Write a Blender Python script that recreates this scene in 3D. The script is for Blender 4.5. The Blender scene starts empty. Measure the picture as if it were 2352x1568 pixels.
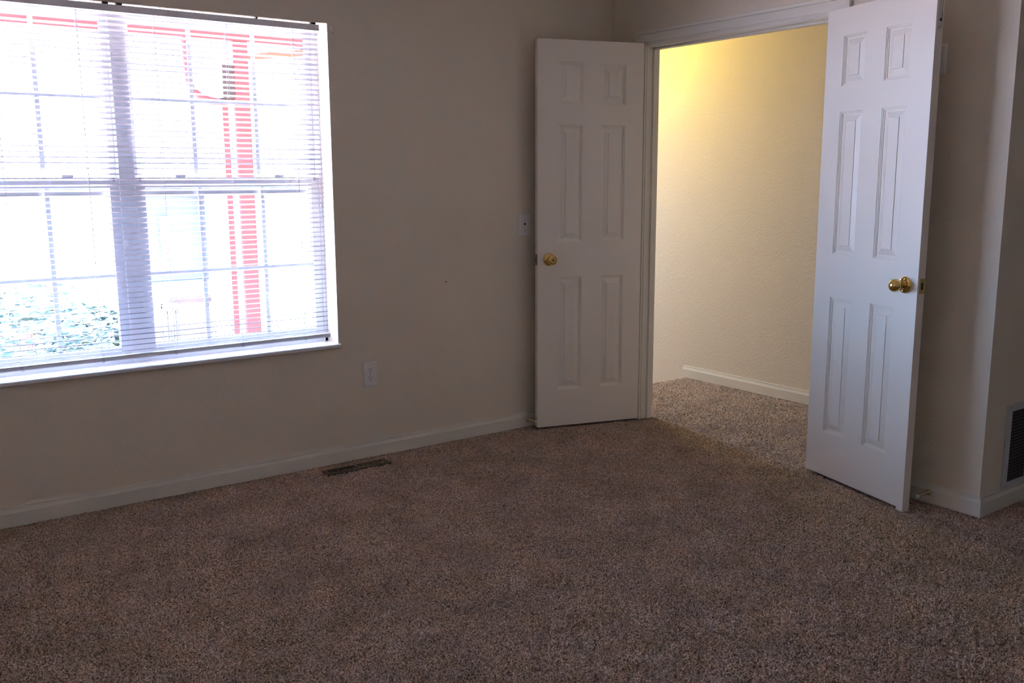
import bpy, math, random
import numpy as np
from mathutils import Matrix, Vector

sc = bpy.context.scene
C = bpy.context.collection
random.seed(7)
PI = math.pi

# ------------------------------------------------------------------ camera
FW = Vector((0.58022, 0.79625, -0.17076)); FW.normalize()
yaw, pitch, roll, fpx = 0.6297, -0.1716, -0.0042, 2157.75
fw = Vector((math.sin(yaw)*math.cos(pitch), math.cos(yaw)*math.cos(pitch), math.sin(pitch)))
rt = Vector((math.cos(yaw), -math.sin(yaw), 0)); up = rt.cross(fw)
c_, s_ = math.cos(roll), math.sin(roll)
rt, up = c_*rt + s_*up, -s_*rt + c_*up
cam_d = bpy.data.cameras.new('camera')
cam = bpy.data.objects.new('camera', cam_d); C.objects.link(cam)
M = Matrix((rt, up, -fw)).transposed().to_4x4()
M.translation = Vector((-3.6007, -3.9878, 1.3339))
cam.matrix_world = M
cam_d.sensor_width = 36; cam_d.lens = fpx/2352*36; cam_d.clip_start = .02
sc.camera = cam

# ------------------------------------------------------------------ light and exposure
sc.view_settings.view_transform = 'Standard'; sc.view_settings.look = 'None'
sc.view_settings.gamma = 1; sc.view_settings.use_curve_mapping = False
sc.view_settings.exposure = 0.83
SKY = 34.0
w = bpy.data.worlds.new('sky'); sc.world = w; w.use_nodes = True
bg = w.node_tree.nodes['Background']
bg.inputs[0].default_value = (.40, .60, 1.0, 1); bg.inputs[1].default_value = SKY
def light(name, kind, loc, energy, color, **kw):
    d = bpy.data.lights.new(name, kind); d.energy = energy; d.color = color
    for k, v in kw.items(): setattr(d, k, v)
    o = bpy.data.objects.new(name, d); C.objects.link(o); o.location = loc
    return o
sun = light('sun', 'SUN', (0, -6, 12), 130.0, (1, .93, .84), angle=.009)
sun.rotation_euler = (math.radians(25), 0, math.radians(-14))
# portals: they only steer sampling of the sky through the two real openings
p = light('window_portal', 'AREA', (-2.571, .26, 1.295), 1, (1, 1, 1), shape='RECTANGLE', size=1.78, size_y=1.48)
p.data.cycles.is_portal = True; p.rotation_euler = (-PI/2, 0, 0)
p = light('stair_portal', 'AREA', (.56, 2.82, 1.7), 1, (1, 1, 1), shape='RECTANGLE', size=.40, size_y=1.4)
p.data.cycles.is_portal = True; p.rotation_euler = (-PI/2, 0, 0)
# bulb of the hall's ceiling lamp
light('hall_bulb', 'POINT', (.56, .80, 2.28), 9.8, (1, .79, .09), shadow_soft_size=.07)

cy = sc.cycles
cy.max_bounces = 12; cy.diffuse_bounces = 8; cy.glossy_bounces = 4; cy.transparent_max_bounces = 16
cy.caustics_reflective = False; cy.caustics_refractive = False; cy.sample_clamp_indirect = 8
cy.use_denoising = True

# ------------------------------------------------------------------ helpers
class MB:
    def __init__(s): s.v = []; s.f = []
    def add(s, vs, fs, m=None):
        n = len(s.v)
        s.v += [tuple(m @ Vector(p)) if m else tuple(p) for p in vs]
        s.f += [tuple(i+n for i in f) for f in fs]
        return s
    def box(s, lo, hi, m=None):
        (a, b, c), (d, e, f) = lo, hi
        vs = [(a,b,c),(d,b,c),(d,e,c),(a,e,c),(a,b,f),(d,b,f),(d,e,f),(a,e,f)]
        return s.add(vs, [(3,2,1,0),(4,5,6,7),(0,1,5,4),(1,2,6,5),(2,3,7,6),(3,0,4,7)], m)
    def rings(s, rings, m=None, closed=True, cap=True):
        n = len(rings[0]); vs = [p for r in rings for p in r]; fs = []
        for i in range(len(rings)-1):
            for j in range(n if closed else n-1):
                k = (j+1) % n
                fs.append((i*n+j, i*n+k, (i+1)*n+k, (i+1)*n+j))
        if cap and closed:
            fs.append(tuple(reversed(range(n)))); fs.append(tuple(range((len(rings)-1)*n, len(rings)*n)))
        return s.add(vs, fs, m)
    def lathe(s, prof, m=None, n=32):          # profile of (radius, height) about local z
        r = [[(max(q, 1e-5)*math.cos(2*PI*i/n), max(q, 1e-5)*math.sin(2*PI*i/n), h) for i in range(n)] for q, h in prof]
        return s.rings(r, m)
    def tube(s, pts, rad, n=8, m=None):
        pts = [Vector(p) for p in pts]; rs = []
        for i, p in enumerate(pts):
            t = (pts[min(i+1, len(pts)-1)] - pts[max(i-1, 0)]).normalized()
            a = t.cross(Vector((0, 0, 1)))
            if a.length < 1e-3: a = t.cross(Vector((1, 0, 0)))
            a.normalize(); b = t.cross(a)
            rs.append([tuple(p + rad*(math.cos(2*PI*k/n)*a + math.sin(2*PI*k/n)*b)) for k in range(n)])
        return s.rings(rs, m)
    def build(s, name, mat, parent=None, smooth=False, bevel=0, loc=None):
        me = bpy.data.meshes.new(name); me.from_pydata(s.v, [], s.f); me.update()
        import bmesh
        bm = bmesh.new(); bm.from_mesh(me); bmesh.ops.recalc_face_normals(bm, faces=bm.faces); bm.to_mesh(me); bm.free()
        if mat: me.materials.append(mat)
        o = bpy.data.objects.new(name, me); C.objects.link(o)
        if parent: o.parent = parent
        if loc: o.location = loc
        if smooth:
            for q in me.polygons: q.use_smooth = True
            me.set_sharp_from_angle(angle=math.radians(smooth if smooth is not True else 40))
        if bevel:
            b = o.modifiers.new('edge', 'BEVEL'); b.width = bevel; b.segments = 2; b.limit_method = 'ANGLE'
        return o
def tag(o, label=None, cat=None, group=None, kind=None):
    if label: o['label'] = label
    if cat: o['category'] = cat
    if group: o['group'] = group
    if kind: o['kind'] = kind
    return o
def empty(name, loc=(0, 0, 0), rz=0):
    o = bpy.data.objects.new(name, None); C.objects.link(o); o.location = loc; o.rotation_euler = (0, 0, rz)
    o.empty_display_size = .05
    return o
def copy_tree(o, parent=None):
    c = o.copy(); C.objects.link(c); c.parent = parent
    for ch in list(o.children): copy_tree(ch, c)
    return c

def srgb(r, g, b):
    f = lambda x: (x/255/12.92) if x/255 <= .04045 else ((x/255+.055)/1.055)**2.4
    return (f(r), f(g), f(b), 1)
def mat(name, col, rough=.5, metal=0, bump=None, spec=.5, vary=None):
    m = bpy.data.materials.new(name); m.use_nodes = True
    nt = m.node_tree; b = nt.nodes['Principled BSDF']; N = nt.nodes.new; L = nt.links.new
    b.inputs['Base Color'].default_value = (*col[:3], 1); b.inputs['Roughness'].default_value = rough
    b.inputs['Metallic'].default_value = metal; b.inputs['Specular IOR Level'].default_value = spec
    tc = N('ShaderNodeTexCoord')
    if vary:
        scale, amt = vary
        n = N('ShaderNodeTexNoise'); n.inputs['Scale'].default_value = scale; n.inputs['Detail'].default_value = 4
        L(tc.outputs['Object'], n.inputs['Vector'])
        r = N('ShaderNodeMapRange'); r.inputs['From Min'].default_value = .3; r.inputs['From Max'].default_value = .7
        r.inputs['To Min'].default_value = 1-amt; r.inputs['To Max'].default_value = 1+amt
        L(n.outputs['Fac'], r.inputs['Value'])
        mx = N('ShaderNodeVectorMath'); mx.operation = 'SCALE'; mx.inputs[0].default_value = col[:3]
        L(r.outputs['Result'], mx.inputs['Scale']); L(mx.outputs['Vector'], b.inputs['Base Color'])
    if bump:
        prev = None
        for scale, dist, detail in bump:
            n = N('ShaderNodeTexNoise'); n.inputs['Scale'].default_value = scale; n.inputs['Detail'].default_value = detail
            L(tc.outputs['Object'], n.inputs['Vector'])
            bp = N('ShaderNodeBump'); bp.inputs['Distance'].default_value = dist; bp.inputs['Strength'].default_value = 1
            L(n.outputs['Fac'], bp.inputs['Height'])
            if prev: L(prev.outputs['Normal'], bp.inputs['Normal'])
            prev = bp
        L(prev.outputs['Normal'], b.inputs['Normal'])
    return m

PAINT = mat('beige_wall_paint', (.735, .655, .535), .75, bump=[(170, .0014, 2.5), (60, .0010, 1)], spec=.25)
CEIL = mat('ceiling_paint', (.85, .82, .77), .9, bump=[(60, .003, 2)], spec=.2)
TRIM = mat('white_trim_paint', (.73, .69, .60), .42, bump=[(35, .0004, 1)])
DOOR = mat('white_door_paint', (.80, .735, .645), .38, bump=[(40, .0003, 1)])
VINYL = mat('white_vinyl', (.80, .81, .83), .35)
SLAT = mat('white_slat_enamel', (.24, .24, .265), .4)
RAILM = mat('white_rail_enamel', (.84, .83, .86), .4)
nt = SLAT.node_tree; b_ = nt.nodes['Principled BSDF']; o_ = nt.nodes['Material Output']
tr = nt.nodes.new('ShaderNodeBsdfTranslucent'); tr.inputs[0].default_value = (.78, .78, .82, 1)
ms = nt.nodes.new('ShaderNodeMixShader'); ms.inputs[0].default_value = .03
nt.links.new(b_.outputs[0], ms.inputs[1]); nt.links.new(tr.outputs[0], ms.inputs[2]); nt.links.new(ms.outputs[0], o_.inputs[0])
CORD = mat('white_cord', (.8, .8, .8), .7)
CLEAR = mat('pale_plastic', (.7, .72, .78), .2)
PLATE = mat('white_plate_plastic', (.74, .725, .70), .35)
BLACK = mat('dark_recess', (.006, .006, .006), .8)
BRASS = mat('polished_brass', (.78, .55, .20), .12, 1)
DBRASS = mat('worn_brass', (.30, .24, .13), .35, 1)
BROWN = mat('brown_register_enamel', (.10, .077, .048), .5)
GRILLE = mat('grey_white_grille_enamel', (.55, .56, .56), .45)
STEEL = mat('dark_bracket_steel', (.03, .03, .035), .4, .5)
RUBBER = mat('white_rubber', (.75, .75, .75), .6)
SATIN = mat('pale_brass_spring', (.45, .36, .2), .3, 1)

# carpet
CARPET = bpy.data.materials.new('brown_cut_pile_carpet'); CARPET.use_nodes = True
nt = CARPET.node_tree; b = nt.nodes['Principled BSDF']; N = nt.nodes.new; L = nt.links.new
b.inputs['Roughness'].default_value = 1; b.inputs['Specular IOR Level'].default_value = .1
b.inputs['Sheen Weight'].default_value = .25; b.inputs['Sheen Roughness'].default_value = .5
tc = N('ShaderNodeTexCoord')
n1 = N('ShaderNodeTexNoise'); n1.inputs['Scale'].default_value = 210; n1.inputs['Detail'].default_value = 2
n2 = N('ShaderNodeTexNoise'); n2.inputs['Scale'].default_value = 5; n2.inputs['Detail'].default_value = 3
for n in (n1, n2): L(tc.outputs['Object'], n.inputs['Vector'])
ramp = N('ShaderNodeValToRGB'); e = ramp.color_ramp.elements
e[0].position = .34; e[0].color = (.078, .052, .038, 1); e[1].position = .68; e[1].color = (.78, .62, .51, 1)
q = e.new(.5); q.color = (.375, .266, .200, 1)
L(n1.outputs['Fac'], ramp.inputs['Fac'])
r = N('ShaderNodeMapRange'); r.inputs['From Min'].default_value = .3; r.inputs['From Max'].default_value = .7
r.inputs['To Min'].default_value = .84; r.inputs['To Max'].default_value = 1.20
L(n2.outputs['Fac'], r.inputs['Value'])
mx = N('ShaderNodeVectorMath'); mx.operation = 'SCALE'
L(ramp.outputs['Color'], mx.inputs[0]); L(r.outputs['Result'], mx.inputs['Scale'])
n4 = N('ShaderNodeTexNoise'); n4.inputs['Scale'].default_value = 9; n4.inputs['Detail'].default_value = 4
L(tc.outputs['Object'], n4.inputs['Vector'])
rp = N('ShaderNodeValToRGB'); rp.color_ramp.elements[0].position = .36; rp.color_ramp.elements[0].color = (1.0, .93, .82, 1)
rp.color_ramp.elements[1].position = .66; rp.color_ramp.elements[1].color = (1.02, 1.0, 1.03, 1)
L(n4.outputs['Fac'], rp.inputs['Fac'])
ml = N('ShaderNodeVectorMath'); ml.operation = 'MULTIPLY'
L(mx.outputs['Vector'], ml.inputs[0]); L(rp.outputs['Color'], ml.inputs[1]); L(ml.outputs['Vector'], b.inputs['Base Color'])
n3 = N('ShaderNodeTexNoise'); n3.inputs['Scale'].default_value = 330; n3.inputs['Detail'].default_value = 2
L(tc.outputs['Object'], n3.inputs['Vector'])
bp = N('ShaderNodeBump'); bp.inputs['Distance'].default_value = .004; bp.inputs['Strength'].default_value = .8
L(n3.outputs['Fac'], bp.inputs['Height']); L(bp.outputs['Normal'], b.inputs['Normal'])

# window glass: clear with a Fresnel reflection
GLASS = bpy.data.materials.new('clear_window_glass'); GLASS.use_nodes = True
nt = GLASS.node_tree; nt.nodes.clear(); N = nt.nodes.new; L = nt.links.new
out = N('ShaderNodeOutputMaterial'); mix = N('ShaderNodeMixShader'); fr = N('ShaderNodeFresnel'); fr.inputs[0].default_value = 1.45
t = N('ShaderNodeBsdfTransparent'); t.inputs[0].default_value = (.96, .98, .97, 1)
g = N('ShaderNodeBsdfGlossy'); g.inputs['Roughness'].default_value = 0
L(fr.outputs[0], mix.inputs[0]); L(t.outputs[0], mix.inputs[1]); L(g.outputs[0], mix.inputs[2]); L(mix.outputs[0], out.inputs[0])

# ------------------------------------------------------------------ key dimensions
CZ = 2.44                                  # ceiling
WX0, WX1, WZ0, WZ1 = -3.440, -1.7025, .5746, 2.0147      # window opening
YL, YR, ZO, BT = -.2681, -1.4069, 2.0111, .085           # doorway in the east wall, its head and the wall's thickness
YE = -2.195                                # outside corner
XD = 1.037                                 # hall's far wall
LAND = .365                                # edge of the landing
HB = .080                                  # baseboard height

def struct(o): o['kind'] = 'structure'; return o

# ------------------------------------------------------------------ floor: cut pile carpet
def carpet_patch(x0, x1, y0, y1, step, seed):
    rng = np.random.default_rng(seed)
    nx, ny = int(round((x1-x0)/step))+1, int(round((y1-y0)/step))+1
    gx, gy = np.meshgrid(np.linspace(x0, x1, nx), np.linspace(y0, y1, ny))
    z = rng.random((ny, nx))**1.4*.0140 - .0095
    jx = gx + (rng.random((ny, nx))-.5)*step*.8; jy = gy + (rng.random((ny, nx))-.5)*step*.8
    for A_, G in ((jx, gx), (jy, gy)):
        A_[0], A_[-1], A_[:, 0], A_[:, -1] = G[0], G[-1], G[:, 0], G[:, -1]
    z[0] = z[-1] = -.004; z[:, 0] = z[:, -1] = -.004
    co = np.stack([jx, jy, z], -1).reshape(-1, 3).astype(np.float32)
    i = np.arange((ny-1)*nx).reshape(ny-1, nx)[:, :-1].ravel()
    q = np.stack([i, i+1, i+nx+1, i+nx], -1)
    return co, q
parts = [carpet_patch(-3.75, BT+.02, -3.55, 0.0, .0052, 1), carpet_patch(BT+.02, XD, -3.55, LAND, .0052, 2)]
def flat(x0, x1, y0, y1, z=-.004):
    return np.array([(x0,y0,z),(x1,y0,z),(x1,y1,z),(x0,y1,z)], np.float32), np.array([[0,1,2,3]])
parts += [flat(-4.7, -3.75, -6.4, 0), flat(-3.75, 2.6, -6.4, -3.55), flat(XD, 2.6, -3.55, -2.1), flat(-4.7, 2.6, -6.4, LAND, -.012)]
vs, fs, n = [], [], 0
for co, q in parts:
    vs.append(co); fs.append(q+n); n += len(co)
vs, fs = np.concatenate(vs), np.concatenate(fs)
me = bpy.data.meshes.new('floor')
me.vertices.add(len(vs)); me.vertices.foreach_set('co', vs.ravel())
me.loops.add(len(fs)*4); me.loops.foreach_set('vertex_index', fs.ravel().astype(np.int32))
me.polygons.add(len(fs)); me.polygons.foreach_set('loop_start', np.arange(0, len(fs)*4, 4, dtype=np.int32))
me.polygons.foreach_set('loop_total', np.full(len(fs), 4, np.int32))
me.update(calc_edges=True); me.validate()
me.polygons.foreach_set('use_smooth', np.ones(len(me.polygons), bool))
me.materials.append(CARPET)
fo = bpy.data.objects.new('floor', me); C.objects.link(fo); struct(fo)

# ------------------------------------------------------------------ room shell
m = MB(); T = .20                                               # window wall
m.box((-4.7, 0, -.2), (WX0, T, CZ)); m.box((WX1, 0, -.2), (.0, T, CZ))
m.box((WX0, 0, -.2), (WX1, T, WZ0-.012)); m.box((WX0, 0, WZ1), (WX1, T, CZ))
wn = struct(m.build('wall_north', PAINT))
MARK = mat('nail_hole_mark', (.03, .022, .016), .9)
MB().lathe([(0, 0), (.0035, 0), (.003, .0006), (0, .0006)], Matrix.Translation((-1.1015, 0, .8256)) @ Matrix.Rotation(PI/2, 4, 'X'), 10).build('nail_hole', MARK, wn)
MB().lathe([(0, 0), (.002, 0), (.002, .0005), (0, .0005)], Matrix.Translation((-1.675, 0, 1.9756)) @ Matrix.Rotation(PI/2, 4, 'X'), 10).build('nail_hole', MARK, wn)
y_st = 2.70
m = MB()                                                        # wall with the doorway
m.box((0, YL+.018, -.2), (BT, y_st, CZ)); m.box((0, YR-.018, ZO+.018), (BT, YL+.018, CZ)); m.box((0, YE, -.2), (BT, YR-.018, CZ))
struct(m.build('wall_east', PAINT))
struct(MB().box((BT, YE, -.2), (2.6, YE+.1, CZ)).build('wall_alcove', PAINT))
struct(MB().box((2.6, -6.4, -.2), (2.7, YE+.1, CZ)).build('wall_alcove_end', PAINT))
struct(MB().box((-4.7, -6.5, -.2), (2.7, -6.4, CZ)).build('wall_south', PAINT))
struct(MB().box((-4.8, -6.5, -.2), (-4.7, T, CZ)).build('wall_west', PAINT))
struct(MB().box((XD, YE+.1, -3.1), (XD+.1, 2.8, CZ)).build('wall_hall', PAINT))
m = MB(); y0 = 2.70                                             # stairwell end wall with a tall opening to daylight
m.box((0, y0, -3.1), (.36, y0+.1, CZ)); m.box((.76, y0, -3.1), (XD, y0+.1, CZ)); m.box((.36, y0, -3.1), (.76, y0+.1, 1.0)); m.box((.36, y0, 2.4), (.76, y0+.1, CZ))
struct(m.build('wall_stair', PAINT))
struct(MB().box((0, T, -3.1), (BT-.002, 2.7, -.2)).build('wall_stair_lower', PAINT))
struct(MB().box((-5.0, -6.8, CZ), (2.8, .32, CZ+.12)).box((-.1, .32, CZ), (1.3, 2.95, CZ+.12)).build('ceiling', CEIL))
m = MB()
for i in range(9):
    m.box((BT, LAND+.25*i, -.19*(i+1)-.35), (XD, LAND+.25*(i+1), -.19*(i+1)))
m.box((BT, LAND-.1, -.5), (XD, LAND, -.012))
struct(m.build('trim_3', CARPET))
struct(MB().box((BT, .2, -3.1), (XD, 2.8, -2.85)).build('floor_stair', CARPET))

# baseboards
PROF = [(0, 0), (.013, 0), (.013, .056), (.0118, .059), (.0085, .0712), (.0030, .0716), (.0030, .0734), (.0062, .0738), (.0058, .080), (0, .080)]
def base(name, path, out):        # path of (x, y) points, out = outward directions per point (mitred)
    rings = [[(x + ox*t_, y + oy*t_, h) for t_, h in PROF] for (x, y), (ox, oy) in zip(path, out)]
    return struct(MB().rings(rings).build(name, TRIM))
base('baseboard_north', [(-4.7, 0), (0, 0)], [(0, -1), (0, -1)])
base('baseboard_east', [(0, YR-.018-.065), (0, YE), (2.6, YE)], [(-1, 0), (-1, -1), (0, -1)])
base('baseboard_hall', [(XD, LAND+.028), (XD, YE+.1)], [(-1, 0), (-1, 0)])
base('baseboard_hall_near', [(BT, LAND), (BT, YL+.09)], [(1, 0), (1, 0)])
base('baseboard_corner', [(0, -.186), (0, 0)], [(-1, 0), (-1, 0)])

# ------------------------------------------------------------------ doorway: jamb and casing
m = MB()
m.box((0, YL, 0), (BT, YL+.018, ZO+.018)); m.box((0, YR-.018, 0), (BT, YR, ZO+.018)); m.box((0, YR, ZO), (BT, YL, ZO+.018))
m.box((.040, YL-.011, 0), (.075, YL, ZO)); m.box((.040, YR, 0), (.075, YR+.011, ZO)); m.box((.040, YR, ZO-.011), (.075, YL, ZO))
struct(m.build('trim_2', TRIM, bevel=.0015))
CP = [(.004, 0), (.004, .007), (.006, .0105), (.010, .0110), (.0112, .0080), (.0138, .0080), (.015, .0115), (.019, .0118), (.0205, .0085), (.0225, .0085), (.024, .0130),
      (.032, .0122), (.058, .0118), (.0620, .0112), (.0632, .0085), (.0652, .0085), (.0665, .0170), (.080, .0180), (.0825, .0160), (.0825, 0)]
def casing(x, sgn):
    pts = [lambda o: (YL+o, 0), lambda o: (YL+o, ZO+o), lambda o: (YR-o, ZO+o), lambda o: (YR-o, 0)]
    return MB().rings([[(x-sgn*h, *f(o)) for o, h in CP] for f in pts])
m = casing(0, 1); m2 = casing(BT, -1); m.add(m2.v, m2.f)
struct(m.build('trim_1', TRIM, smooth=25))

# ------------------------------------------------------------------ doors
DW, DT, DZ0, DZ1 = .5986, .035, .012, 2.028
XS = [0, .105, .241, .349, .484, DW]; ZS = [DZ0, .212, .820, 1.006, 1.606, 1.712, 1.916, DZ1]
RINGS = [(.0010, .0028), (.0046, .0031), (.0052, .0060), (.0092, .0063), (.0100, .0096), (.0165, .0100), (.0400, .0034), (.0410, .0006)]
def door_slab(front):            # front: +1 when the face seen is at local y=0 looking +y, -1 when looking -y
    m = MB()
    for side in (0, 1):
        yf = 0 if side == 0 else -front*DT
        d = front if side == 0 else -front
        for i in range(5):
            for j in range(7):
                x0, x1, z0, z1 = XS[i], XS[i+1], ZS[j], ZS[j+1]
                q = [(x0, yf, z0), (x1, yf, z0), (x1, yf, z1), (x0, yf, z1)]
                if i in (1, 3) and j in (1, 3, 5):
                    rr = [q]
                    for ins, dep in RINGS:
                        y = yf - d*dep
                        rr.append([(x0+ins, y, z0+ins), (x1-ins, y, z0+ins), (x1-ins, y, z1-ins), (x0+ins, y, z1-ins)])
                    n = len(m.v); m.rings(rr, cap=False)
                    k = n+(len(rr)-1)*4; m.f.append((k, k+1, k+2, k+3))
                else: m.add(q, [(0, 1, 2, 3)])
    y0, y1 = 0, -front*DT
    for i in range(5):
        for z in (DZ0, DZ1): m.add([(XS[i], y0, z), (XS[i+1], y0, z), (XS[i+1], y1, z), (XS[i], y1, z)], [(0, 1, 2, 3)])
    for j in range(7):
        for x in (0, DW): m.add([(x, y0, ZS[j]), (x, y0, ZS[j+1]), (x, y1, ZS[j+1]), (x, y1, ZS[j])], [(0, 1, 2, 3)])
    import bmesh
    me = bpy.data.meshes.new('t'); me.from_pydata(m.v, [], m.f)
    bm = bmesh.new(); bm.from_mesh(me); bmesh.ops.remove_doubles(bm, verts=bm.verts, dist=1e-5)
    bm.verts.index_update()
    r = MB(); r.v = [tuple(v.co) for v in bm.verts]; r.f = [tuple(v.index for v in f.verts) for f in bm.faces]
    bm.free(); bpy.data.meshes.remove(me)
    return r
KZ, KX = .915, .5345
def axis(front, off=0):          # matrix whose z points out of the face
    a = Matrix.Rotation(-PI/2 if front > 0 else PI/2, 4, 'X')
    return Matrix.Translation((KX, front*off, KZ)) @ a
ROSE = [(0, 0), (.0335, 0), (.0335, .003), (.0325, .0055), (.029, .0085), (.022, .0115), (.0165, .0135), (.0155, .0150), (0, .0150)]
def ball(keyed):
    if keyed:
        return [(0, .013), (.0125, .013), (.0125, .026), (.0150, .030), (.0215, .035), (.0248, .042), (.0255, .049), (.0240, .056), (.0205, .0605), (.0175, .0620), (.0160, .0600), (.0150, .0570), (0, .0570)]
    pr = [(0, .013), (.0125, .013), (.0120, .024), (.0130, .028)]
    for i in range(13):
        a = -1.05 + i*(1.05+PI/2)/12
        pr.append((max(.0265*math.cos(a), 1e-4), .0515 + .0245*math.sin(a)))
    return pr
def knob_set(parent, front, keyed):
    k = MB().lathe(ROSE, axis(front), 48).build('rose', BRASS, parent, smooth=30)
    kn = MB().lathe(ball(keyed), axis(front), 48).build('door_knob', BRASS, parent, smooth=35)
    A_ = axis(front)
    if keyed:
        MB().lathe([(0, .0570), (.0078, .0570), (.0078, .0600), (.0065, .0608), (0, .0608)], A_, 24).build('key_cylinder', DBRASS, kn, smooth=30)
        MB().box((-.0009, -.0042, .0605), (.0009, .0042, .0612), A_ @ Matrix.Rotation(.5, 4, 'Z')).build('keyhole', BLACK, kn)
        MB().lathe([(0, 0), (.0034, 0), (.0034, .0002), (0, .0002)], A_ @ Matrix.Translation((-.0245, 0, .0104)) @ Matrix.Rotation(-.45, 4, 'Y'), 14).build('release_hole', BLACK, k)
    else:
        for sx in (-1, 1):
            MB().lathe([(0, 0), (.0033, 0), (.0030, .0014), (0, .0018)], A_ @ Matrix.Translation((.003*sx, sx*.0235, .0107)), 14).build('screw', BRASS, k, smooth=30)
        MB().lathe([(.0129, .0235), (.0134, .0235), (.0134, .0262), (.0129, .0262)], A_, 32).build('knob_ring', DBRASS, kn)
def hinges(parent, front):
    for z in (.25, 1.02, 1.80):
        MB().tube([(-.004, -front*(DT+.004), z-.045), (-.004, -front*(DT+.004), z+.045)], .0055, 12).build('hinge', DBRASS, parent, smooth=True)
def edge_box(m, front, y0, y1, z0, z1, h):           # a plate on the free edge
    ya, yb = sorted((-front*y0, -front*y1)); return m.box((DW-.0005, ya, z0), (DW+h, yb, z1))

HLx, HLy, AL = -.0285, -.2745, 2.8514
dl = door_slab(1).build('door_1', DOOR, bevel=0)
dl.location = (HLx, HLy, 0); dl.rotation_euler = (0, 0, AL)
tag(dl, 'cream six-panel door leaf with keyed brass knob, half covering the light switch', 'door', kind='structure')
knob_set(dl, 1, True)
m = edge_box(MB(), 1, .005, .030, KZ-.028, KZ+.028, .0012); lp = m.build('latch_plate', DBRASS, dl)
m = edge_box(MB(), 1, .010, .0245, KZ-.010, KZ+.010, .010); m.build('latch_bolt', mat('dull_latch_steel', (.25, .25, .24), .4, 1), lp, bevel=.002)
hinges(dl, 1)

HRx, HRy, AR = -.0419, -1.4052, 4.4571
dr = door_slab(-1)
dr.box((DW-.034, 0, -.002), (DW, DT, DZ0))            # uncut stub at the foot of the free edge
dr = dr.build('door_2', DOOR)
dr.location = (HRx, HRy, 0); dr.rotation_euler = (0, 0, AR)
tag(dr, 'bluish white six-panel door leaf with round brass knob, swung against the wall', 'door', kind='structure')
knob_set(dr, -1, False)
m = MB()                                              # brass strike with its hole
for (y0, y1, z0, z1) in ((.010, .0165, KZ-.030, KZ+.030), (.0265, .037, KZ-.030, KZ+.030), (.0165, .0265, KZ-.030, KZ-.014), (.0165, .0265, KZ+.014, KZ+.030)):
    edge_box(m, -1, y0, y1, z0, z1, .0015)
sp = m.build('strike_plate', mat('brass_strike', (.55, .42, .16), .35, 1), dr)
edge_box(MB(), -1, .0165, .0265, KZ-.014, KZ+.014, .0004).build('strike_hole', BLACK, sp)
for z in (KZ-.022, KZ+.022):
    MB().lathe([(0, 0), (.003, 0), (.003, .0006), (0, .0006)], Matrix.Translation((DW+.0014, .0215, z)) @ Matrix.Rotation(PI/2, 4, 'Y'), 12).build('screw', DBRASS, sp)
FB = mat('painted_bolt', (.60, .58, .55), .45)
FZ0, FZ1 = 1.868, DZ1-.004                             # painted-over flush bolt at the head of the free edge
pts = [(.009, FZ1), (.027, FZ1), (.027, FZ0+.012)] + [(.018+.009*math.cos(a), FZ0+.010-.009*math.sin(a)) for a in np.linspace(.1, PI-.1, 9)] + [(.009, FZ0+.012)]
fbp = MB().rings([[(DW-.0004, y, z) for y, z in pts], [(DW+.0012, y, z) for y, z in pts]]).build('flush_bolt', FB, dr, bevel=.0004)
MB().box((DW+.0010, .0265, FZ0+.012), (DW+.0014, .0275, FZ1)).build('plate_gap', BLACK, fbp)
MB().box((DW+.0011, .0165, 1.903), (DW+.0016, .0255, 1.913)).build('lever_slot', BLACK, fbp)
MB().box((DW+.0011, .0243, 1.913), (DW+.0016, .0255, 1.938)).build('lever_slot', BLACK, fbp)
MB().lathe([(0, 0), (.002, 0), (.002, .0006), (0, .0006)], Matrix.Translation((DW+.0011, .018, 1.882)) @ Matrix.Rotation(PI/2, 4, 'Y'), 10).build('screw', BLACK, fbp)
hinges(dr, -1)

# ------------------------------------------------------------------ window
win = empty('window_1', ((WX0+WX1)/2, .11, WZ0)); tag(win, 'wide white vinyl window of two grid-paned units behind the blind', 'window', kind='structure')
def rel(o, root):
    o.parent = root; o.matrix_parent_inverse = Matrix.Translation(-Vector(root.location)); return o
MID = -2.568
m = MB()
m.box((WX0, .110, WZ0-.01), (WX0+.016, T, WZ1)); m.box((WX1-.016, .110, WZ0-.01), (WX1, T, WZ1))
m.box((WX0, .110, WZ1-.018), (WX1, T, WZ1)); m.box((WX0, .110, WZ0-.01), (WX1, T, WZ0+.022))
rel(m.build('window_frame', VINYL, bevel=.002), win)
rel(MB().box((MID-.032, .108, WZ0), (MID+.032, T, WZ1-.018)).build('mullion', VINYL, bevel=.002), win)
def sash(name, x0, x1, z0, z1, ya, yb, st, bt_, tp, hz, xs):
    m = MB()
    m.box((x0, ya, z0), (x0+st, yb, z1)); m.box((x1-st, ya, z0), (x1, yb, z1)); m.box((x0+st, ya, z0), (x1-st, yb, z0+bt_)); m.box((x0+st, ya, z1-tp), (x1-st, yb, z1))
    s = rel(m.build(name, VINYL, bevel=.0015), win)
    yc = (ya+yb)/2
    g = MB().add([(x0+st, yc, z0+bt_), (x1-st, yc, z0+bt_), (x1-st, yc, z1-tp), (x0+st, yc, z1-tp)], [(0, 1, 2, 3)]).build('glass_pane', GLASS)
    g.parent = s
    m = MB()
    for x in xs: m.box((x-.009, yc-.007, z0+bt_), (x+.009, yc-.002, z1-tp))
    m.box((x0+st, yc-.0065, hz-.009), (x1-st, yc-.0025, hz+.009))
    k = m.build('muntin_grid', VINYL); k.parent = s
    return s
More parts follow.
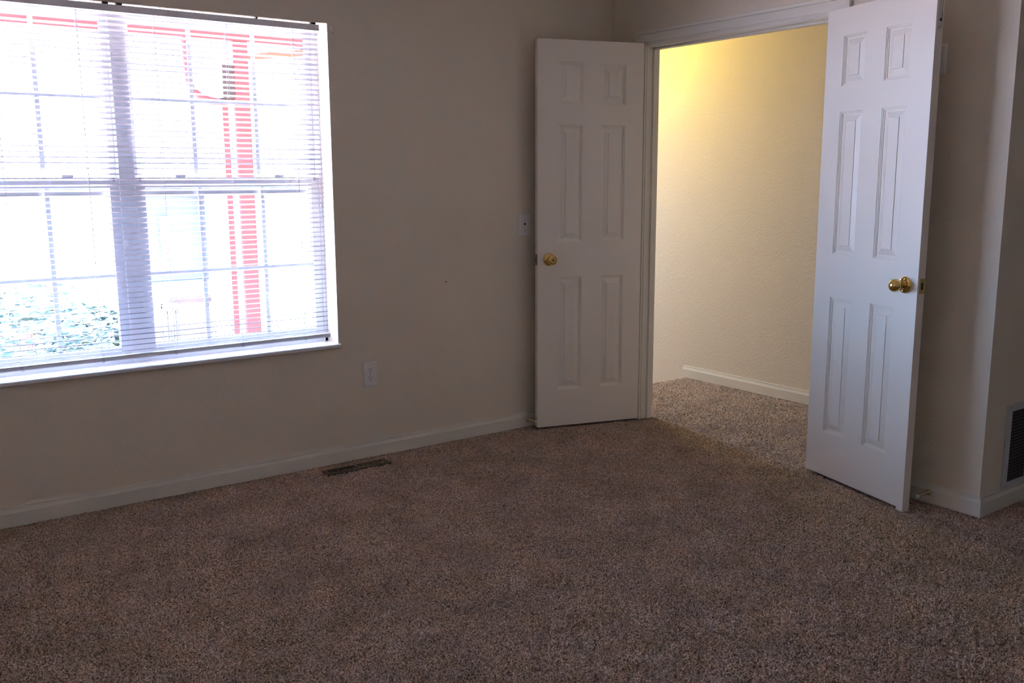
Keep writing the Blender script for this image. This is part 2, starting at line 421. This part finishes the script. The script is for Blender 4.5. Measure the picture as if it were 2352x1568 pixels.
for x0, x1 in ((WX0+.016, MID-.032), (MID+.032, WX1-.016)):
    c = (x0+x1)/2; xs = (c-.140, c+.140)
    sash('upper_sash', x0, x1, 1.272, WZ1-.018, .152, .180, .022, .036, .022, 1.669, xs)
    lo = sash('lower_sash', x0, x1, WZ0+.022, 1.345, .116, .146, .038, .045, .042, .941, xs)
    for lx in (c-.22, c+.22):
        MB().box((lx-.022, .118, 1.345), (lx+.022, .140, 1.356)).build('sash_lock', VINYL, lo, bevel=.003)
    # tilt latches at both ends of the meeting rail
    for lx in (x0+.020, x1-.020): MB().box((lx-.004, .1155, 1.330), (lx+.004, .119, 1.343)).build('tilt_latch', STEEL, lo)
# sill
m = MB(); r0, r1 = WX0-.006, WX1+.006
pr_ = [(.112, WZ0), (-.016, WZ0), (-.0195, WZ0-.002), (-.0205, WZ0-.006), (-.0195, WZ0-.0135), (-.017, WZ0-.0155), (0, WZ0-.0155), (0, WZ0-.012), (.112, WZ0-.012)]
SILL = mat('white_sill_paint', (.80, .81, .84), .35)
def sill_ring(x, f): return [(x if y < 0 else max(min(x, WX1), WX0), y, z) for y, z in pr_]
rel(m.rings([sill_ring(r0, 0), sill_ring(r1, 0)]).build('window_sill', SILL), win)

# mini blind
BX0, BX1 = WX0+.032, WX1-.034
bl = empty('window_blind', ((BX0+BX1)/2, .022, WZ0)); tag(bl, 'white horizontal mini blind hanging open inside the window recess', 'window blind')
m = MB()
ya, yb = .009, .034
hp = [(ya, 1.9805), (ya, 2.0065), (ya+.003, 2.0065), (ya+.003, 1.983), (yb-.003, 1.983), (yb-.003, 2.0065), (yb, 2.0065), (yb, 1.9805)]
rel(m.rings([[(x, y, z) for y, z in hp] for x in (BX0, BX1)]).build('headrail', RAILM), bl)
for x in (WX1-.06, -2.02, -2.5765, MID-.06, WX0+.06):
    wdt = .004 if x in (-2.02,) else .011
    rel(MB().box((x-wdt, .010, 2.0055), (x+wdt, .034, WZ1-.0005)).build('mounting_bracket', STEEL), bl)
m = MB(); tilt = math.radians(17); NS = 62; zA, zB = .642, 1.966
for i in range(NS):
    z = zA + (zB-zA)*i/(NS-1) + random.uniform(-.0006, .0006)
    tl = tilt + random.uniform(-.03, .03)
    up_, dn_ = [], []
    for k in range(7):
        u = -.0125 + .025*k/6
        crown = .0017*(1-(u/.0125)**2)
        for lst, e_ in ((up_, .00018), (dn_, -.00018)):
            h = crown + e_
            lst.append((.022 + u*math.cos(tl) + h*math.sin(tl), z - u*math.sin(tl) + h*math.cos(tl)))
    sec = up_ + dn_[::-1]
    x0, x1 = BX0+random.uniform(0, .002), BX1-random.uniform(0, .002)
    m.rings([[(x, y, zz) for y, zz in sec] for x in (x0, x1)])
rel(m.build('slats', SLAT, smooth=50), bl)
bp_ = [(.0095, .612), (.0095, .622), (.0115, .6265), (.0325, .6265), (.0345, .622), (.0345, .612), (.0325, .6085), (.0115, .6085)]
br_ = rel(MB().rings([[(x, y, z) for y, z in bp_] for x in (BX0, BX1)]).build('bottom_rail', RAILM), bl)
for x in (-1.860, -2.155, -2.448, -2.738, -3.034, -3.300):
    m = MB()
    for y in (.0088, .0350): m.tube([(x, y, .620), (x, y, 1.981)], .0006, 5)
    m.tube([(x+.004, .022, .62), (x+.004, .022, 1.981)], .0007, 5)
    for i in range(NS):                                          # rungs under the slats
        z = zA + (zB-zA)*i/(NS-1)
        m.tube([(x, .0088, z+.0040), (x, .0350, z-.0050)], .0005, 4)
    rel(m.build('ladder_cord', CORD), bl)
    MB().rings([[(x+dx, .0082, z_) for dx, z_ in ((-.006, .613), (.006, .613), (.005, .625), (-.005, .625))], [(x+dx, .0096, z_) for dx, z_ in ((-.006, .613), (.006, .613), (.005, .625), (-.005, .625))]]).build('cord_clip', CLEAR, br_)
    b = MB().lathe([(0, -.003), (.005, -.003), (.005, 0), (0, 0)], Matrix.Translation((x+.004, .014, .6085)), 12).build('cord_button', CLEAR, br_)

# ------------------------------------------------------------------ fittings on the walls
def plate_mesh(wd, ht, th):        # bevelled cover plate, face toward -y, back on y=0
    m = MB(); a, b = wd/2, ht/2
    rr = []
    for ins, y in ((0, 0), (0, -th*.35), (.003, -th*.85), (.006, -th)):
        rr.append([(-a+ins, y, -b+ins), (a-ins, y, -b+ins), (a-ins, y, b-ins), (-a+ins, y, b-ins)])
    return m.rings(rr)
FY = Matrix.Rotation(PI/2, 4, 'X')
def disc(m, x, y, z, r_, h=.0006, n=14): return m.lathe([(0, 0), (r_, 0), (r_, h), (0, h)], Matrix.Translation((x, y, z)) @ FY, n)
ot = empty('wall_outlet', (-1.543, 0, .4085)); tag(ot, 'white duplex wall outlet low on the wall below the window corner', 'outlet')
plate_mesh(.0735, .119, .0055).build('cover_plate', PLATE, ot)
for dz in (.0205, -.0205):
    pts = []
    for i in range(28):
        a = 2*PI*i/28; pts.append((.0172*math.cos(a), max(-.0118, min(.0118, .0172*math.sin(a)))))
    rc = MB().rings([[(x, -.0050, dz+z) for x, z in pts], [(x, -.0066, dz+z) for x, z in pts]]).build('receptacle', PLATE, ot)
    m = MB(); m.box((-.0075, -.0069, dz+.0005), (-.0052, -.0066, dz+.0095)); m.box((.0052, -.0069, dz+.0015), (.0073, -.0066, dz+.0090)); disc(m, 0, -.0066, dz-.0072, .0026, .0003)
    m.build('slot', BLACK, rc)
disc(MB(), 0, -.0055, 0, .0028).build('screw', DBRASS, ot)
sw = empty('light_switch', (-.6120, 0, 1.0915)); tag(sw, 'white toggle light switch on the wall beside the left door', 'light switch')
plate_mesh(.0705, .1165, .0055).build('cover_plate', PLATE, sw)
MB().box((-.0052, -.0058, -.012), (.0052, -.0054, .012)).build('toggle_slot', BLACK, sw)
MB().rings([[(-.0042, -.0045, -.010), (.0042, -.0045, -.010), (.0042, -.0045, .003), (-.0042, -.0045, .003)], [(-.0034, -.0170, -.0130), (.0034, -.0170, -.0130), (.0034, -.0170, -.0068), (-.0034, -.0170, -.0068)]]).build('toggle', PLATE, sw)
for z in (.0300, -.0300): disc(MB(), 0, -.0055, z, .0028).build('screw', GRILLE, sw)
bp2 = empty('wall_plate', (0, -1.8905, 1.7855), -PI/2); tag(bp2, 'white wall plate high up behind the right door', 'wall plate')
plate_mesh(.0700, .1140, .0055).build('cover_plate', PLATE, bp2)
for z in (.0300, -.0300): disc(MB(), 0, -.0055, z, .0028).build('screw', GRILLE, bp2)
m = MB(); m.box((-.0035, -.0025, -.0095), (.0035, 0, .0095)); m.tube([(0, -.002, -.006), (0, -.007, -.006), (.001, -.008, -.001), (.001, -.007, .004)], .0012, 6)
hk = m.build('wall_hook', mat('white_hook_plastic', (.9, .89, .87), .3), loc=(-1.6835, 0, 1.9955), bevel=.0006); tag(hk, 'tiny white hook beside the top corner of the window', 'hook')

# return air grille
vt = empty('air_grille', (.272, YE, .2525)); tag(vt, 'louvred grey-white return air grille above the baseboard at the picture\'s right edge', 'air grille')
gw, gh, fwid = .114, .1785, .040
m = MB()
for lo, hi in (((-gw, -.006, -gh), (-gw+fwid, -.001, gh)), ((gw-fwid, -.006, -gh), (gw, -.001, gh)), ((-gw+fwid, -.006, gh-.030), (gw-fwid, -.001, gh)), ((-gw+fwid, -.006, -gh), (gw-fwid, -.001, -gh+.030))): m.box(lo, hi)
m.build('grille_frame', GRILLE, vt)
m = MB(); nl = 23
for i in range(nl):
    z = -gh+.032 + (2*gh-.064)*i/(nl-1)
    m.rings([[(x, -.0055, z-.0012), (x, -.0045, z-.0022), (x, .006, z+.007), (x, .005, z+.008)] for x in (-gw+fwid, gw-fwid)])
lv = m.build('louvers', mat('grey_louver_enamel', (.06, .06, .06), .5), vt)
MB().box((-gw+fwid, -.0006, -gh+.03), (gw-fwid, -.0002, gh-.03)).build('duct_opening', BLACK, vt)
for x in (-gw+.016,):
    for z in (gh-.013, -gh+.013): disc(MB(), x+.012, -.006, z, .0032).build('screw', DBRASS, vt)

# floor register
fr_ = empty('floor_register', (-1.690, -.1285, 0)); tag(fr_, 'brown slotted floor register set in the carpet along the baseboard', 'floor register')
L2, W2 = .163, .0335
m = MB(); z0, z1 = -.004, .0075
m.box((-L2, -W2, z0), (-L2+.020, W2, z1)); m.box((L2-.020, -W2, z0), (L2, W2, z1)); m.box((-L2+.02, -W2, z0), (L2-.02, -W2+.010, z1)); m.box((-L2+.02, W2-.010, z0), (L2-.02, W2, z1)); m.box((-.008, -W2+.01, z0), (.008, W2-.01, z1))
m.build('register_frame', BROWN, fr_)
for sx, tw in ((-1, .0), (1, .55)):
    m = MB(); a, b = (.008, L2-.020)
    for i in range(1, 10):
        x = sx*(a+(b-a)*i/10)
        m.box((-.0011 if tw == 0 else -.0038, -W2+.010, -.0035), (.0011 if tw == 0 else .0038, W2-.010, -.0005 if tw else .0045), Matrix.Translation((x, 0, .0015)))
    m.build('louver_bank', BROWN, fr_)
MB().box((-L2+.02, -W2+.01, -.003), (L2-.02, W2-.01, .0012 if False else -.0015)).build('duct_opening', BLACK, fr_)

# spring door stops
def door_stop(loc, rz, label, droop, ln):
    d = empty('door_stop', loc, rz); tag(d, label, 'door stop')
    R90 = Matrix.Rotation(-PI/2, 4, 'X') @ Matrix.Rotation(0, 4, 'Z')          # local z -> +y
    R90 = R90 @ Matrix.Rotation(droop, 4, 'X')
    MB().lathe([(0, 0), (.0125, 0), (.012, .004), (.008, .009), (.0055, .011), (0, .011)], R90, 24).build('base', SATIN, d, smooth=30)
    prof = [(0, .010)]
    n = 30
    for i in range(n):
        h = .010 + (ln-.022)*i/n; rr = .0052 - .0014*i/n
        prof += [(rr, h), (rr-.0008, h+(ln-.022)*.5/n)]
    prof.append((0, ln-.012))
    MB().lathe(prof, R90, 14).build('spring', SATIN, d)
    MB().lathe([(0, ln-.013), (.0065, ln-.013), (.0070, ln-.004), (.0058, ln), (0, ln+.001)], R90, 18).build('bumper', RUBBER, d, smooth=30)
door_stop((-.013, -1.9906, .0474), PI/2, 'brass spring door stop with white tip on the baseboard by the right door', 0, .092)
door_stop((-.6009, -.013, .0400), PI, 'thin spring door stop on the baseboard at the left door\'s foot', .05, .085)

# ------------------------------------------------------------------ outside
GND = -3.0
GR = mat('tan_ground', (.62, .42, .36), .9, vary=(1.2, .15))
g = MB().add([(-60, -40, GND), (60, -40, GND), (60, 90, GND), (-60, 90, GND)], [(0, 1, 2, 3)]).build('ground', GR); struct(g)
RED = mat('red_painted_timber', (.10, .010, .016), .6, vary=(6, .15))
DKR = mat('dark_brown_timber', (.008, .003, .003), .6)
ORG = mat('orange_timber', (.12, .042, .02), .6)
WHT = mat('white_painted_timber', (.8, .8, .8), .5)
pr2 = MB().rings([[(-7.2, y, z), (-7.2, y, z+.06), (1.7, y, z+.06), (1.7, y, z)] for y, z in ((.33, 2.50), (1.85, 2.425))]).build('porch_roof', WHT)
tag(pr2, 'shallow porch roof above the red beam outside the window', 'roof', kind='structure')
bm_ = MB().box((-7.0, 1.55, 2.13), (1.6, 1.70, 2.42)).build('porch_beam', RED)
tag(bm_, 'red timber porch beam running across outside the window\'s top', 'beam')
po = empty('porch_post', (-1.535, 1.62, GND)); tag(po, 'red timber porch post with curved bracket outside the window', 'porch post')
def sub(mb, name, mt, par, **k):
    o = mb.build(name, mt, **k); return rel(o, par)
sub(MB().box((-1.568, 1.55, GND), (-1.474, 1.69, 2.13)), 'shaft', RED, po, bevel=.006)
sub(MB().box((-1.605, 1.57, GND), (-1.568, 1.62, 1.78)), 'white_strip', WHT, po)
sub(MB().box((-1.640, 1.57, GND), (-1.605, 1.62, 1.78)), 'side_board', RED, po)
sub(MB().box((-1.640, 1.54, 1.80), (-1.570, 1.62, 2.00)), 'bracket_block', DKR, po, bevel=.005)
sub(MB().tube([(-1.825, 1.60, 2.13), (-1.825, 1.60, 1.95), (-1.822, 1.60, 1.885), (-1.80, 1.60, 1.84), (-1.76, 1.60, 1.812), (-1.71, 1.60, 1.79), (-1.64, 1.60, 1.778), (-1.55, 1.60, 1.775)], .026, 10), 'curved_bracket', RED, po, smooth=True)
ra = MB().rings([[(-1.472, y, 2.03), (-1.472, y, 2.065), (-1.02, y, 2.129), (-1.02, y, 2.09)] for y in (1.58, 1.64)]).build('porch_rafter', ORG)
tag(ra, 'orange sloping brace board right of the porch post', 'brace')
# neighbouring house
SID = mat('shade_dark_teal_siding', (.014, .027, .030), .7, bump=None); BRK = mat('pinkish_brick', (.018, .012, .012), .8, vary=(4, .2))  # siding colour is darkened so the house wall reads as shaded
PGL = mat('teal_window_glass', (.006, .016, .02), .1)
nh = empty('house', (3.2, 9.4, GND)); tag(nh, 'neighbouring house with shade-darkened teal siding and brick base across the yard', 'house')
x0, x1 = -.14, .66
sub(MB().box((x0, 9.0, -.02), (x1, 12.5, 1.28)), 'siding_wall', SID, nh)
sub(MB().box((x0, 8.9, -.24), (x1+.02, 12.5, -.02)), 'ledge', WHT, nh)
sub(MB().box((.14, 8.95, GND), (x1, 12.5, -.24)), 'brick_wall', BRK, nh)
sub(MB().box((x1, 8.8, GND), (7.5, 12.5, 1.28)), 'white_wall', WHT, nh)
m = MB()
for i in range(6): m.rings([[(x0, 9.0, z), (x0, 8.985, z), (x0, 9.0, z+.10)], [(x1, 9.0, z), (x1, 8.985, z), (x1, 9.0, z+.10)]]) if (z := .0+.22*i) is not None else 0
sub(m, 'lap_boards', SID, nh)
wf = sub(MB().box((.04, 8.96, .30), (.16, 9.0, .85)), 'window', WHT, nh)
MB().box((.055, 8.94, .32), (.145, 8.97, .83)).build('pane', PGL, wf).matrix_parent_inverse = Matrix.Translation(-Vector(nh.location))
sub(MB().box((-.3, 8.25, 1.28), (7.7, 12.8, 1.40)), 'roof', mat('grey_roof', (.25, .25, .26), .8), nh)
# balcony railing beside the house
RAIL = mat('dark_blue_railing', (.002, .005, .014), .5)
rg = empty('railing', (0, 8.6, GND)); tag(rg, 'dark blue baluster railing at the foot of the neighbouring house', 'railing')
sub(MB().box((-.12, 8.55, -.33), (.12, 8.62, -.27)), 'top_rail', RAIL, rg)
sub(MB().box((-.12, 8.55, -1.15), (.12, 8.62, -1.10)), 'bottom_rail', RAIL, rg)
for i in range(7):
    x = -.11+.036*i
    sub(MB().box((x-.011, 8.57, -1.1), (x+.011, 8.60, -.33)), 'baluster', RAIL, rg)
sub(MB().box((-.115, 8.585, -1.1), (-.025, 8.60, -.36)).box((.030, 8.585, -1.1), (.115, 8.60, -.36)), 'infill_panel', RAIL, rg)
sub(MB().box((-.12, 8.56, GND), (-.08, 8.61, -.27)), 'post', RAIL, rg); sub(MB().box((.08, 8.56, GND), (.12, 8.61, -.27)), 'post', RAIL, rg)
# trees
LEAF = mat('pale_green_leaves', (.042, .076, .068), .6, vary=(3, .4)); BARK = mat('bark', (.12, .09, .07), .9)
def tree(x, y, h, rx, label, seed):
    rng = random.Random(seed); t_ = empty('leafy_tree', (x, y, GND)); tag(t_, label, 'tree', 'trees in the yard outside')
    MB().tube([(0, 0, 0), (.05, 0, h*.3), (0, .05, h*.6), (.02, 0, h*.8)], .09, 8).build('trunk', BARK, t_, smooth=True)
    m = MB()
    for i in range(2600):
        while True:
            a, b, c = (rng.uniform(-1, 1) for _ in range(3))
            if .25 < a*a+b*b+c*c < 1: break
        p_ = Vector((a*rx, b*rx*.8, h*.62 + c*h*.38)); s = rng.uniform(.05, .11)
        R = Matrix.Translation(p_) @ Matrix.Rotation(rng.uniform(0, 6), 4, 'Z') @ Matrix.Rotation(rng.uniform(-1, 1), 4, 'X')
        m.add([(-s, 0, 0), (0, -s*.5, .01), (s, 0, 0), (0, s*.5, .01)], [(0, 1, 2, 3)], R)
    m.build('foliage', LEAF, t_)
tree(-1.75, 8.6, 3.3, 1.0, 'bushy pale green tree seen through the left window unit', 3)
tree(-.75, 9.8, 2.7, .7, 'smaller pale green tree next to the neighbouring house\'s railing', 5)
tree(-3.6, 10.5, 3.6, 1.2, 'pale green tree at the left edge of the window view', 9)
